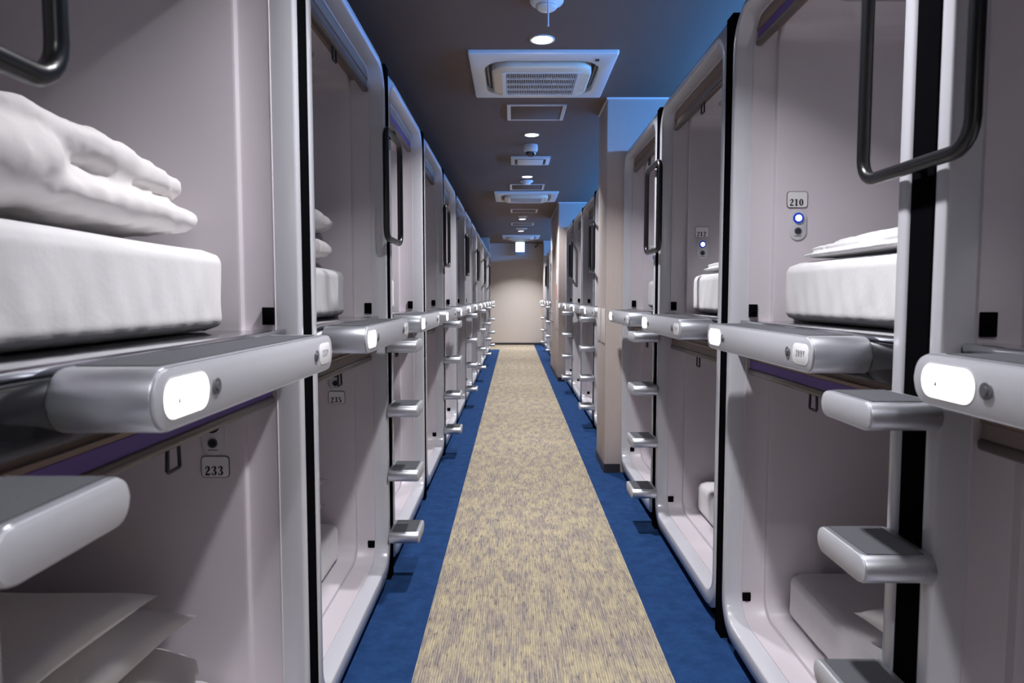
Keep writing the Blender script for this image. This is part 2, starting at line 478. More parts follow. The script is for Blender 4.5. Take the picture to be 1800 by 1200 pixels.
WJ = HW - 0.048      # half width between the jambs
M = {}
for up in (True, False):
    k = 'u' if up else 'l'
    M['frame'+k] = frame_mesh(up); M['shell'+k] = shell_mesh(up); M['casing'+k] = casing_mesh(up)
# middle band of the upper capsule
M['fascia'] = MB().box(0.018, 0.055, -WJ, WJ, 1.024, 1.105, bev=0.002).mesh('fascia', 'gloss_black')
M['sill'] = MB().box(0.030, 0.095, -WJ, WJ, 1.106, 1.1215, bev=0.004).mesh('sill', 'chrome')
M['platform'] = MB().box(0.098, DEPTH-0.01, -(HW-WI_-0.002), HW-WI_-0.002, 1.1175, 1.1195).mesh('platform', 'gloss_black')
# console ledge
LZ0, LZ1, LX0, LX1, LH = 1.037, 1.115, -0.106, 0.018, 0.388
M['ledge'] = MB().prism(rrect(0, (LZ0+LZ1)/2, 2*LH, LZ1-LZ0, 0.036, 8), 'x', LX0+0.004, LX1, bev=0.002).mesh('ledge', 'silver', 30)
M['face_plate'] = MB().prism(rrect(0, (LZ0+LZ1)/2, 2*LH-0.004, LZ1-LZ0-0.004, 0.034, 8), 'x', LX0, LX0+0.0045, bev=0.0015).mesh('face_plate', 'silver_plate', 30)
M['tread_pad'] = MB().box(LX0+0.018, LX1-0.004, -LH+0.075, LH-0.05, LZ1-0.001, LZ1+0.0012).mesh('tread_pad', 'tread')
ZS = (LZ0+LZ1)/2
def oval(cy, w, h, x0, x1, m, name, r=None, bev=0.0008):
    return MB().prism(rrect(cy, ZS, w, h, r or h/2-0.001, 8), 'x', x0, x1, bev=bev).mesh(name, m, 30)
M['lit_sign'] = oval(LH-0.083, 0.118, 0.049, LX0-0.0015, LX0+0.002, 'sign_lit', 'lit_sign', 0.022)
M['sign_bezel'] = oval(LH-0.083, 0.124, 0.055, LX0-0.0006, LX0+0.002, 'panel_grey', 'sign_bezel', 0.025)
M['dim_sign'] = oval(-(LH-0.062), 0.082, 0.045, LX0-0.0012, LX0+0.002, 'sign_faint_glow', 'dim_sign', 0.017)
def screw(cy):
    return MB().cyl((LX0+0.001, cy, ZS), (-1, 0, 0), 0.0115, 0.004, 18).cyl((LX0-0.002, cy, ZS), (-1, 0, 0), 0.006, 0.003, 12).mesh('screw', 'screw_grey')
M['screw1'] = screw(LH-0.166); M['screw2'] = screw(-(LH-0.128))
M['sign_arrow'] = MB().face([(LX0-0.0018, LH-0.055, ZS-0.007), (LX0-0.0018, LH-0.063, ZS-0.007), (LX0-0.0018, LH-0.059, ZS+0.004)]).mesh('sign_arrow', 'ink_grey', normals=False)
# roller shade
def shade(z1, k, x0):
    M['valance'+k] = MB().box(x0, 0.128, -WJ+0.003, WJ-0.003, z1-0.036, z1, bev=0.003).mesh('valance', 'shade_brown')
    for c, m in (('p', 'shade_purple'), ('b', 'shade_dark')):
        M['fabric'+k+c] = MB().box(0.063, 0.070, -WJ+0.012, WJ-0.012, z1-0.062, z1-0.034).mesh('fabric', m)
    M['bar'+k] = MB().box(0.058, 0.082, -WJ+0.004, WJ-0.004, z1-0.082, z1-0.060, bev=0.008, seg=3).mesh('bottom_bar', 'bar_brown')
    r = [(0.069, y, z) for y, z in ((-0.019, z1-0.077), (0.019, z1-0.077), (0.022, z1-0.122), (-0.022, z1-0.122))]
    M['ring'+k] = MB().tube([Vector(p) for a, c in zip(r, r[1:]+r[:1]) for p in (Vector(a).lerp(Vector(c), .08), Vector(a).lerp(Vector(c), .92))], 0.0036, 6, True).mesh('pull_ring', 'ink', 50)
shade(ZT-0.078, 'u', 0.058); shade(1.022, 'l', 0.064)
# latches low on both jambs
def latch(z, s):
    y = s*(HW-JI-0.0005)
    b = MB().box(0.058, 0.086, min(y, y-s*0.006), max(y, y-s*0.006), z, z+0.042, bev=0.001)
    b.box(0.066, 0.078, min(y-s*0.006, y-s*0.010), max(y-s*0.006, y-s*0.010), z+0.016, z+0.026)
    return b.mesh('latch', 'pod_black')
for s in (1, -1):
    M['latchu%d' % s] = latch(1.132, s); M['latchl%d' % s] = latch(0.145, s)
# number plate and control panel: upper capsule on its +y wall, lower capsule on its -y wall
YW = HW - WI_
def wall_items(k):
    s = 1 if k == 'u' else -1
    zp, zc = (1.516, 1.434) if k == 'u' else (0.790, 0.868)
    y0, y1, y2 = s*YW, s*(YW-0.0025), s*(YW-0.0035)
    dd = 0.20
    M['plate_rim'+k] = MB().prism(rrect(dd, zp, 0.068, 0.053, 0.009, 5), 'y', y0, y1).mesh('plate_rim', 'grey_line')
    M['plate'+k] = MB().prism(rrect(dd, zp, 0.0645, 0.0495, 0.008, 5), 'y', y0, y2).mesh('number_plate', 'plate_white')
    M['panel'+k] = MB().prism(rrect(dd+0.004, zc, 0.056, 0.098, 0.027, 8), 'y', y0, s*(YW-0.004), bev=0.001).mesh('control_panel', 'panel_grey')
    yb = s*(YW-0.0038)
    M['btn_ring'+k] = MB().cyl((dd+0.004, yb, zc+0.022), (0, -s, 0), 0.0172, 0.004, 24).mesh('button_ring', 'button_blue' if k == 'u' else 'ink')
    M['btn'+k] = MB().cyl((dd+0.004, yb, zc+0.022), (0, -s, 0), 0.0105, 0.0052, 20).mesh('button', 'button_glow' if k == 'u' else 'grey_line')
    M['socket'+k] = MB().cyl((dd+0.004, yb, zc-0.020), (0, -s, 0), 0.0115, 0.003, 20).mesh('socket', 'grey_line')
    M['socket_hole'+k] = MB().cyl((dd+0.004, yb, zc-0.020), (0, -s, 0), 0.0085, 0.0036, 20).mesh('socket_hole', 'ink')
    M['caption'+k] = MB().box(dd-0.008, dd+0.016, min(yb-s*.0004, yb+s*.0002), max(yb-s*.0004, yb+s*.0002), zc-0.0375, zc-0.0355).mesh('caption', 'grey_line')
    return zp, s, dd
WI = {k: wall_items(k) for k in 'ul'}
M['lamp_recess'] = MB().prism(rrect(0.41, 0, 0.42, 0.56, 0.06, 6), 'z', ZT-0.0955, ZT-0.1005, bev=0.002).mesh('recess_shade_panel', 'recess_shade')  # thin panel, no lamp; its dark colour imitates a shaded recess

def plate_text(k, num):
    zp, s, dd = WI[k]
    return text_mesh('plate_number', num, 0.023, lambda u, v: (dd - 0.003*s + s*u, s*(YW-0.0038), zp - 0.009 + v))
def sign_text(num):
    c = -(LH-0.062)
    return text_mesh('sign_number', num, 0.015, lambda u, v: (LX0-0.0016, c - u, ZS + v + 0.001), m='ink_grey', adv=0.78, tri='down')

def capsule(up, loc, rz, num, label, near, group, detail=2):
    k = 'u' if up else 'l'
    t = empty('sleeping_capsule', loc, rz)
    tag(t, label, 'capsule', group)
    obj('casing', M['casing'+k], t)
    obj('frame', M['frame'+k], t)
    obj('shell', M['shell'+k], t)
    v = obj('shade_valance', M['valance'+k], t)
    obj('shade_fabric', M['fabric'+k+('p' if num in ('233', '209', '210', '238', '234') else 'b')], v)
    obj('bottom_bar', M['bar'+k], v)
    obj('pull_ring', M['ring'+k], v)
    for s in (1, -1):
        obj('latch', M['latch%s%d' % (k, s)], t)
    if up:
        obj('fascia', M['fascia'], t); obj('sill', M['sill'], t); obj('platform', M['platform'], t)
        l = obj('ledge', M['ledge'], t)
        obj('face_plate', M['face_plate'], l)
        obj('tread_pad', M['tread_pad'], l)
        obj('sign_bezel', M['sign_bezel'], l)
        q = obj('lit_sign', M['lit_sign'], l); q['label'] = 'glowing white number sign'
        obj('dim_sign', M['dim_sign'], l)
        obj('screw', M['screw1'], l); obj('screw', M['screw2'], l)
        if near:
            obj('sign_number', sign_text(str(int(num)-1)), l)
            obj('sign_arrow', M['sign_arrow'], l)
    if detail >= 1:
        p = obj('number_plate', M['plate'+k], t)
        obj('plate_rim', M['plate_rim'+k], p)
        if near: obj('plate_number', plate_text(k, num), p)
        c = obj('control_panel', M['panel'+k], t)
        obj('button_ring', M['btn_ring'+k], c); obj('button', M['btn'+k], c)
        obj('socket', M['socket'+k], c); obj('socket_hole', M['socket_hole'+k], c); obj('caption', M['caption'+k], c)
        if up: obj('recess_shade_panel', M['lamp_recess'], t)
    return t

ORD = ['nearest', 'second', 'third', 'fourth', 'fifth', 'sixth', 'seventh', 'eighth', 'ninth', 'tenth', 'eleventh', 'twelfth', 'thirteenth']
GRP = 'white sleeping capsules in two tiers along the corridor'
LEFT = []; RIGHT = []
for i in range(len(GL)-1):
    y = (GL[i]+GL[i+1])/2
    lo, hi = 233 + 2*i, 234 + 2*i
    extra_l = ' with number plate %d' % lo if i < 2 else ''
    where = ('%s in the left row' % ORD[i])
    capsule(True, (XL, y, 0), PI, str(hi), 'upper white sleeping capsule, %s' % where, i < 5, GRP, 2 if i < 6 else 1)
    capsule(False, (XL, y, 0), PI, str(lo), 'lower white sleeping capsule%s, %s' % (extra_l, where), i < 5, GRP, 2 if i < 6 else 1)
    LEFT.append(y)
for x, y, rz, n, w in ((XL, GL[0]-P/2, PI, 232, 'left'), (XR, RIGHT_A[0]-P/2, 0, 206, 'right')):
    for up in (True, False):
        capsule(up, (x, y, 0), rz, str(n if up else n-1), '%s white sleeping capsule right beside the viewer, %s of the picture' % ('upper' if up else 'lower', w), True, GRP)
num = 208
for seg, gaps in enumerate((RIGHT_A, RIGHT_B, RIGHT_C)):
    for i in range(len(gaps)-1):
        y = (gaps[i]+gaps[i+1])/2
        where = ORD[i] + (' in the right row before the first pillar', ' past the first right pillar', ' past the right pillar with the door')[seg]
        ex = ' with number plate %d' % num if num in (210, 212) else ''
        capsule(True, (XR, y, 0), 0, str(num), 'upper white capsule%s, %s' % (ex, where), num < 220, GRP, 2 if num < 220 else 1)
        capsule(False, (XR, y, 0), 0, str(num-1), 'lower white sleeping capsule, %s' % where, num < 220, GRP, 2 if num < 220 else 1)
        RIGHT.append(y); num += 2

# ---------------------------------------------------------------- ladders and gap strips
def loop_pts(hy, z0, z1, r, x, n=5):
    return [(x, y, z) for y, z in rrect(0, (z0+z1)/2, 2*hy, z1-z0, r, n)]
M['post'] = MB().box(0.002, 0.031, -0.0335, 0.0335, 0.0, ZT-0.03).mesh('post', 'pod_black')
def channel():
    b = MB()
    for s in (-1, 1):
        b.box(0.004, 0.0102, s*0.0165-0.003, s*0.0165+0.003, 0.02, ZT-0.05)
    return b.mesh('edge_strip', 'gloss_black')
SX0, SX1, SH = -0.125, -0.001, 0.093
M['step'] = MB().prism(rrect(0, 0, 2*SH, 0.05, 0.0235, 8), 'x', SX0+0.003, SX1, bev=0.002).mesh('step', 'silver', 30)
M['step_bracket'] = MB().box(SX1-0.004, 0.031, -0.024, 0.024, -0.018, 0.018).mesh('bracket', 'pod_black')
M['step_cap'] = MB().prism(rrect(0, 0, 2*SH-0.003, 0.047, 0.022, 8), 'x', SX0, SX0+0.0035, bev=0.001).mesh('end_cap', 'silver_plate', 30)
M['step_pad'] = MB().box(SX0+0.012, SX1-0.012, -SH+0.02, SH-0.02, 0.0245, 0.0262).mesh('grip_pad', 'tread')
b = MB()
M['grab'] = b.tube(loop_pts(0.165, 1.43, 1.855, 0.045, -0.022), 0.0125, 12, True).mesh('grab_bar', 'bar_black', 60)
b = MB()
for z in (1.43, 1.855):
    b.cyl((-0.022, 0, z), (1, 0, 0), 0.010, 0.034, 12)
M['grab_mount'] = b.mesh('bar_mount', 'gloss_black', 60)
STEP_TOPS = (1.020, 0.752, 0.484, 0.222)
def ladder(x, y, rz, label):
    t = empty('step_ladder', (x, y, 0), rz)
    tag(t, label, 'ladder', 'wall ladders between the capsules')
    obj('post', M['post'], t)
    for z in STEP_TOPS:
        s = obj('step', M['step'], t, (0, 0, z-0.025))
        obj('bracket', M['step_bracket'], s); obj('end_cap', M['step_cap'], s); obj('grip_pad', M['step_pad'], s)
    g = obj('grab_bar', M['grab'], t); obj('bar_mount', M['grab_mount'], g)
for n, k in enumerate(range(0, 13, 2)):
    ladder(XL, GL[k], PI, 'black post ladder with silver steps, %s in the left row' % ORD[n])
RL = [(RIGHT_A[1], 'beside the lower mattress, nearest on the right'), (RIGHT_A[3], 'second on the right, just before the first pillar'), (RIGHT_B[1], 'third on the right, just past the first pillar'),
      (RIGHT_B[3], 'fourth on the right, before the door pillar'), (RIGHT_C[1], 'fifth on the right, just past the door pillar'), (RIGHT_C[3], 'sixth on the right, closest to the end wall')]
for y, w in RL:
    ladder(XR, y, 0, 'black post ladder with silver steps, ' + w)
tn = 2
for x, gaps, rz, taken in ((XL, GL, PI, {GL[k] for k in range(0, 13, 2)}), (XR, RIGHT_A, 0, {y for y, _ in RL}), (XR, RIGHT_B, 0, {y for y, _ in RL}), (XR, RIGHT_C, 0, {y for y, _ in RL})):
    for y in gaps:
        if y in taken: continue
        if (gaps is RIGHT_A and y == gaps[-1]) or (gaps is RIGHT_B and y in (gaps[0], gaps[-1])) or (gaps is RIGHT_C and y in (gaps[0], gaps[-1])) or (gaps is GL and y == gaps[-1]): continue
        o = obj('trim_%d' % tn, M['post'], None, (x, y, 0), rz); o['kind'] = 'structure'; tn += 1

# ---------------------------------------------------------------- bedding
def add_mods(o, tex_scale, strength, voxel=None, smooth=6, sub=0):
    if voxel:
        m = o.modifiers.new('remesh', 'REMESH'); m.mode = 'VOXEL'; m.voxel_size = voxel; m.use_smooth_shade = True
        m = o.modifiers.new('smooth', 'SMOOTH'); m.factor = 0.5; m.iterations = smooth
    t = bpy.data.textures.new('wrinkle', 'CLOUDS'); t.noise_scale = tex_scale; t.noise_depth = 2
    m = o.modifiers.new('wrinkles', 'DISPLACE'); m.texture = t; m.strength = strength; m.mid_level = 0.5; m.texture_coords = 'LOCAL'

def baked(o):
    """freeze the modifiers into the mesh"""
    dg = bpy.context.evaluated_depsgraph_get()
    me = bpy.data.meshes.new_from_object(o.evaluated_get(dg))
    old = o.data
    o.modifiers.clear(); o.data = me
    for p in me.polygons: p.use_smooth = True
    return me

def grid_box(x0, x1, y0, y1, z0, z1, step, r, wr=0.0, seed=0, fold=0.0):
    """rounded box with a fine grid, wrinkled sheet on its sides"""
    rnd = random.Random(seed)
    ph = [rnd.uniform(0, 6.28) for _ in range(12)]
    bm = bmesh.new()
    bmesh.ops.create_cube(bm, size=1.0)
    for v in bm.verts:
        v.co = Vector((x0 if v.co.x < 0 else x1, y0 if v.co.y < 0 else y1, z0 if v.co.z < 0 else z1))
    n = max(2, int(max(y1-y0, 0.9)/step))
    bmesh.ops.subdivide_edges(bm, edges=bm.edges[:], cuts=n, use_grid_fill=True)
    cx = Vector(((x0+x1)/2, (y0+y1)/2, (z0+z1)/2)); h = Vector(((x1-x0)/2, (y1-y0)/2, (z1-z0)/2))
    for v in bm.verts:
        q = v.co - cx
        c = Vector([max(-(h[i]-r), min(h[i]-r, q[i])) for i in range(3)])
        e = q - c
        if e.length > 1e-9: q = c + e.normalized()*r if e.length > r*0.999 or sum(1 for i in range(3) if abs(e[i]) > r*0.98) > 0 else q
        p = cx + q
        if wr:
            t = (p.z - z0)/(z1 - z0)
            side = max(0, 1 - abs(t-0.3)*1.3)
            w = math.sin(p.y*46 + 7*p.z*3 + ph[0]) * math.sin(p.y*17 + ph[1]) + 0.6*math.sin(p.y*83 - 30*p.z + ph[2])
            if abs(q.x + h.x) < r*1.05: p.x += wr*side*w
            w2 = math.sin(p.x*40 + ph[3])*math.sin(p.x*13 + 14*p.z + ph[4])
            if abs(abs(q.y) - h.y) < r*1.05: p.y += wr*0.6*side*w2
            if t > 0.9: p.z += wr*0.7*math.sin(p.x*9 + ph[5])*math.sin(p.y*7 + ph[6])
            if t < 0.12: p.z += wr*0.6*abs(math.sin(p.y*60 + ph[7]))
        v.co = p
    return bm

def bm_mesh(name, bm, m):
    bmesh.ops.recalc_face_normals(bm, faces=bm.faces[:])
    me = bpy.data.meshes.new(name); bm.to_mesh(me); bm.free()
    me.materials.append(MATS[m]); me.shade_smooth()
    return me
M['mattu'] = bm_mesh('mattress', grid_box(0.150, 1.95, -0.433, 0.433, 1.1205, 1.306, 0.020, 0.035, 0.0028, 3), 'linen')
M['mattl'] = bm_mesh('mattress', grid_box(0.190, 1.95, -0.433, 0.433, 0.125, 0.285, 0.020, 0.035, 0.0010, 5), 'linen')
def mattress(side, y, up, label):
    x, rz = (XL, PI) if side == 'L' else (XR, 0)
    o = obj('mattress', M['mattu' if up else 'mattl'], None, (x, y, 0), rz)
    return tag(o, label, 'mattress', 'white sheeted mattresses in the capsules')
for i, y in enumerate(LEFT[:5]):
    mattress('L', y, True, 'white sheeted mattress in the upper left capsule, %s from the camera' % ORD[i])
    mattress('L', y, False, 'white sheeted mattress in the lower left capsule, %s from the camera' % ORD[i])
for i, y in enumerate(RIGHT[:4]):
    mattress('R', y, True, 'white sheeted mattress in the upper right capsule, %s from the camera' % ORD[i])
    mattress('R', y, False, 'white sheeted mattress in the lower right capsule, %s from the camera' % ORD[i])

def puff(bm, c, s, rot=(0, 0, 0), p=2.6, n=28, corner=0.0):
    """a superellipsoid slab"""
    R = Matrix.Rotation(rot[2], 3, 'Z') @ Matrix.Rotation(rot[1], 3, 'Y') @ Matrix.Rotation(rot[0], 3, 'X')
    r = bmesh.ops.create_uvsphere(bm, u_segments=n*2, v_segments=n, radius=1.0)
    for v in r['verts']:
        q = v.co.copy()
        l = (abs(q.x)**p + abs(q.y)**p + abs(q.z)**2.2)**(-1/p)
        q = q*l
        v.co = Vector(c) + R @ Vector((q.x*s[0], q.y*s[1], q.z*s[2]))

def cloth_thing(name, slabs, m, voxel, tex, strength, smooth, label, cat, loc, rz, group=None):
    bm = bmesh.new()
    for sl in slabs: puff(bm, *sl)
    o = obj(name, bm_mesh(name, bm, m), None, loc, rz)
    add_mods(o, tex, strength, voxel, smooth)
    add_mods(o, tex*0.4, strength*0.42)
    bpy.context.view_layer.update()
    me = baked(o)
    return tag(o, label, cat, group)
# local axes of the left row: +x goes into the capsule, +y comes towards the camera
# folded duvet on the nearest upper left mattress
zt = 1.322
cloth_thing('duvet', [
    ((0.545, -0.125, zt+0.050), (0.37, 0.318, 0.054), (0.01, 0, 0), 7.0),
    ((0.565, -0.075, zt+0.132), (0.375, 0.335, 0.058), (0.07, 0, 0.02), 7.0),
    ((0.44, 0.18, zt+0.088), (0.27, 0.20, 0.090), (0, 0, 0), 3.0),
    ((0.80, 0.02, zt+0.150), (0.40, 0.36, 0.038), (0.03, 0, 0), 5.0),
    ], 'cotton', 0.010, 0.11, 0.024, 2, 'thick white duvet folded on the nearest upper left mattress', 'duvet', (XL, LEFT[0], 0), PI)
cloth_thing('duvet', [
    ((0.54, -0.115, zt+0.056), (0.37, 0.305, 0.058), (0.0, 0, 0), 8.0),
    ((0.54, -0.11, zt+0.160), (0.37, 0.33, 0.058), (0.02, 0, 0.0), 8.0),
    ((0.50, 0.20, zt+0.10), (0.26, 0.17, 0.10), (0, 0, 0), 2.6),
    ], 'cotton', 0.011, 0.09, 0.022, 3, 'white duvet folded in two on the second upper left mattress', 'duvet', (XL, LEFT[1], 0), PI)

def pillow_mesh(name, lx, ly, t, seed=0, n=30):
    rnd = random.Random(seed); ph = [rnd.uniform(0, 6.28) for _ in range(6)]
    b = bmesh.new(); V = {}
    for sgn in (1, -1):
        for i in range(n+1):
            for j in range(n+1):
                u, v = 2*i/n-1, 2*j/n-1
                edge = i in (0, n) or j in (0, n)
                if sgn < 0 and edge: V[-1, i, j] = V[1, i, j]; continue
                px = u*(1 - 0.07*(1-v*v)); py = v*(1 - 0.07*(1-u*u))
                h = ((1-u**2)**0.5*(1-v**2)**0.5)**0.8
                z = sgn*t*h*(1 + 0.06*math.sin(3*u+ph[0])*math.sin(4*v+ph[1])) + 0.012*math.sin(2*u+ph[2])*u
                V[sgn, i, j] = b.verts.new((px*lx, py*ly, z))
        for i in range(n):
            for j in range(n):
                q = [V[sgn, i, j], V[sgn, i+1, j], V[sgn, i+1, j+1], V[sgn, i, j+1]]
                b.faces.new(q if sgn > 0 else q[::-1])
    return bm_mesh(name, b, 'cotton')
M['pillow_a'] = pillow_mesh('pillow', 0.32, 0.22, 0.053, 1)
M['pillow_b'] = pillow_mesh('pillow', 0.32, 0.22, 0.053, 2)
def pillow(side, yc, local, rot, me, label):
    x, s = (XL, -1) if side == 'L' else (XR, 1)
    o = obj('pillow', M[me], None, (x + s*local[0], yc + s*local[1], local[2]))
    o.rotation_euler = (rot[0]*s, rot[1]*s, rot[2] + (PI if side == 'L' else 0))
    return tag(o, label, 'pillow', 'white pillows in the lower capsules')
cloth_thing('duvet', [((0.55, -0.105, 0.340), (0.37, 0.33, 0.050), (0, 0, 0), 5.0), ((0.57, 0.16, 0.342), (0.35, 0.2, 0.052), (0, 0, 0), 4.0)],
    'cotton', 0.012, 0.09, 0.015, 3, 'white folded duvet under the pillows in the nearest lower left capsule', 'duvet', (XL, LEFT[0], 0), PI)
pillow('L', LEFT[0], (0.55, -0.185, 0.455), (-0.02, 0.0, 0.0), 'pillow_a', 'white pillow in the middle of the stack, nearest lower left capsule')
pillow('L', LEFT[0], (0.55, -0.02, 0.572), (-0.04, 0.02, 0.0), 'pillow_b', 'white topmost pillow with pointed corner in the nearest lower left capsule')
pillow('L', LEFT[1], (0.56, -0.20, 0.345), (0, 0, 0.02), 'pillow_b', 'white bottom pillow of the pair in the second lower left capsule')
pillow('L', LEFT[1], (0.55, -0.20, 0.462), (0.0, -0.01, -0.02), 'pillow_a', 'white top pillow of the pair in the second lower left capsule')
pillow('R', RIGHT[1], (0.53, -0.195, 0.345), (0, 0, 0.05), 'pillow_a', 'white bottom pillow of the pair behind the nearest right ladder')
pillow('R', RIGHT[1], (0.56, -0.215, 0.452), (0, 0.0, -0.03), 'pillow_b', 'white top pillow of the pair behind the nearest right ladder')

def towel(yc, label, dy=0.0, k=1.0):
    cloth_thing('towel', [
        ((0.37, 0.065+dy, 1.325), (0.21, 0.30*k, 0.0135), (0, 0, 0), 9.0),
        ((0.38, 0.055+dy, 1.346), (0.20, 0.29*k, 0.0125), (0.0, 0, 0.02), 9.0),
        ((0.40, 0.035+dy, 1.365), (0.185, 0.255*k, 0.0105), (-0.01, 0, -0.03), 9.0),
        ], 'terry', 0.0065, 0.05, 0.006, 1, label, 'towel', (XR, yc, 0), 0, 'folded white towels on the upper right mattresses')
towel(RIGHT[1], 'larger folded white towel on the mattress below number plate 210')
towel(RIGHT[2], 'smaller folded white towel on the mattress below number plate 212', 0.02, 0.9)

# ---------------------------------------------------------------- ceiling fittings
CX = 0.150
def ac_unit(y, label, group='ceiling air conditioners'):
    t = empty('air_conditioner', (CX+0.008, y, CEIL), 0)
    tag(t, label, 'air conditioner', group)
    for nme, me in AC.items():
        o = obj(nme.split('#')[0], me, t)
        if nme in ('grille_fins',): o['kind'] = 'stuff'
AC = {}
h = 0.405
b = MB()
outer = [(x, y) for x, y in rrect(0, 0, 2*h, 2*h, 0.012, 3)]
def ring_of(w, r, z, n=3): return [(x, y, z) for x, y in rrect(0, 0, w, w, r, n)]
b.loops([ring_of(2*h, 0.012, 0, 8), ring_of(2*h, 0.012, -0.014, 8), ring_of(2*h-0.012, 0.012, -0.022, 8), ring_of(0.66, 0.15, -0.034, 8), ring_of(0.645, 0.15, -0.030, 8), ring_of(0.64, 0.15, -0.004, 8)], closed=True)
AC['panel'] = b.mesh('panel', 'white_plastic', 35)
b = MB(); b.face(ring_of(0.65, 0.15, -0.006, 8))
AC['air_slot'] = b.mesh('air_slot', 'dark_slot')
b = MB()
b.loops([ring_of(0.565, 0.12, -0.006, 8), ring_of(0.565, 0.12, -0.045, 8), ring_of(0.545, 0.115, -0.054, 8), ring_of(0.44, 0.03, -0.058, 8), ring_of(0.41, 0.02, -0.058, 8), ring_of(0.405, 0.02, -0.048, 8)], closed=True)
AC['cover'] = b.mesh('cover', 'cream_plastic', 35)
b = MB()
b.loops([ring_of(0.45, 0.02, -0.0585, 3), ring_of(0.45, 0.02, -0.0615, 3), ring_of(0.405, 0.006, -0.0615, 3), ring_of(0.40, 0.006, -0.05, 3)], closed=True)
AC['grille_frame'] = b.mesh('grille_frame', 'white_plastic', 35)
b = MB(); b.face(ring_of(0.41, 0.02, -0.049, 3)); AC['grille_back'] = b.mesh('grille_back', 'dark_slot')
b = MB()
for i in range(38):
    x = -0.195 + 0.39*i/37
    b.box(x-0.0018, x+0.0018, -0.2, 0.2, -0.0605, -0.052)
AC['grille_fins'] = b.mesh('grille_fins', 'white_plastic')
for q, y in enumerate((-0.1, 0.0, 0.1)):
    AC['cross_bar#%d' % q] = MB().box(-0.2, 0.2, y-0.004, y+0.004, -0.0612, -0.0505).mesh('cross_bar', 'white_plastic')
for q, a in enumerate((0, 90, 180, 270)):
    R = Matrix.Rotation(math.radians(a), 4, 'Z')
    b = MB().box(-0.20, 0.20, -0.312, -0.300, -0.014, -0.008, bev=0.002)
    bmesh.ops.transform(b.bm, matrix=R, verts=b.bm.verts[:])
    AC['louvre#%d' % q] = b.mesh('louvre', 'hinge_grey')
AC['indicator'] = MB().box(0.285, 0.305, -0.345, -0.325, -0.035, -0.028).mesh('indicator', 'ink')
ac_unit(4.13, 'white square ceiling air conditioner, nearest and largest')
ac_unit(9.03, 'white square ceiling air conditioner, middle one of three')
ac_unit(15.1, 'white square ceiling air conditioner just before the exit sign')

M['hatch_frame'] = None
b = MB()
hf = 0.205
b.loops([ring_of(2*hf, 0.003, 0, 1), ring_of(2*hf, 0.003, -0.006, 1), ring_of(2*hf-0.004, 0.003, -0.008, 1), ring_of(2*hf-0.05, 0.003, -0.008, 1), ring_of(2*hf-0.052, 0.003, -0.001, 1)], closed=True)
M['hatch_frame'] = b.mesh('hatch_frame', 'alu_trim')
M['hatch_panel'] = MB().box(-hf+0.028, hf-0.028, -hf+0.028, hf-0.028, -0.005, 0.0, bev=0.001).mesh('hatch_panel', 'ceiling_dark')
for y, w in ((4.96, 'between the first air conditioner and the dome camera'), (8.28, 'just before the middle air conditioner'), (10.55, 'first past the middle air conditioner'), (12.45, 'second past the middle air conditioner')):
    t = tag(empty('access_hatch', (CX+0.008, y, CEIL)), 'silver framed ceiling access hatch ' + w, 'hatch', 'ceiling access hatches')
    obj('hatch_frame', M['hatch_frame'], t); obj('hatch_panel', M['hatch_panel'], t)

def lathe(name, prof, m, n=32, ang=40):
    b = MB()
    b.loops([[(r*math.cos(2*PI*k/n), r*math.sin(2*PI*k/n), z) for k in range(n)] for r, z in prof], closed=True)
    return b.mesh(name, m, ang)
M['dl_trim'] = lathe('trim_ring', [(0.064, 0.0), (0.064, -0.004), (0.058, -0.006), (0.053, -0.004), (0.052, 0.0)], 'white_plastic')
M['dl_lens'] = lathe('lens', [(0.0001, -0.0035), (0.03, -0.0035), (0.0525, -0.003)], 'lamp_glow')
DL = [-2.6, -0.55, 1.52, 3.58, 5.64, 7.58, 9.60, 11.68, 13.78, 15.85]
for i, y in enumerate(DL):
    names = ['', '', '', 'round recessed ceiling downlight before the first air conditioner', 'round recessed ceiling downlight in front of the dome camera', 'round recessed ceiling downlight past the white air vent',
             'round recessed ceiling downlight right behind the middle air conditioner', 'round recessed ceiling downlight between the two far hatches', 'round recessed ceiling downlight before the last air conditioner', 'round recessed ceiling downlight closest to the end wall']
    t = empty('ceiling_downlight', (CX-0.004, y, CEIL))
    tag(t, names[i] or 'round recessed ceiling downlight %s' % ('far behind the viewer', 'just behind the viewer', 'overhead, just above the picture')[i], 'downlight', 'recessed corridor downlights')
    obj('trim_ring', M['dl_trim'], t); obj('lens', M['dl_lens'], t)
    L = bpy.data.lights.new('downlight_lamp', 'AREA'); L.shape = 'DISK'; L.size = 0.10
    L.energy = DOWNLIGHT_W * (1.5 if i == 9 else 1.0); L.color = (0.98, 0.965, 1.0); L.spread = math.radians(104 if i == 9 else 116)
    lo = bpy.data.objects.new('lamp', L); col.objects.link(lo); lo.parent = t; lo.location = (0, 0, -0.008)

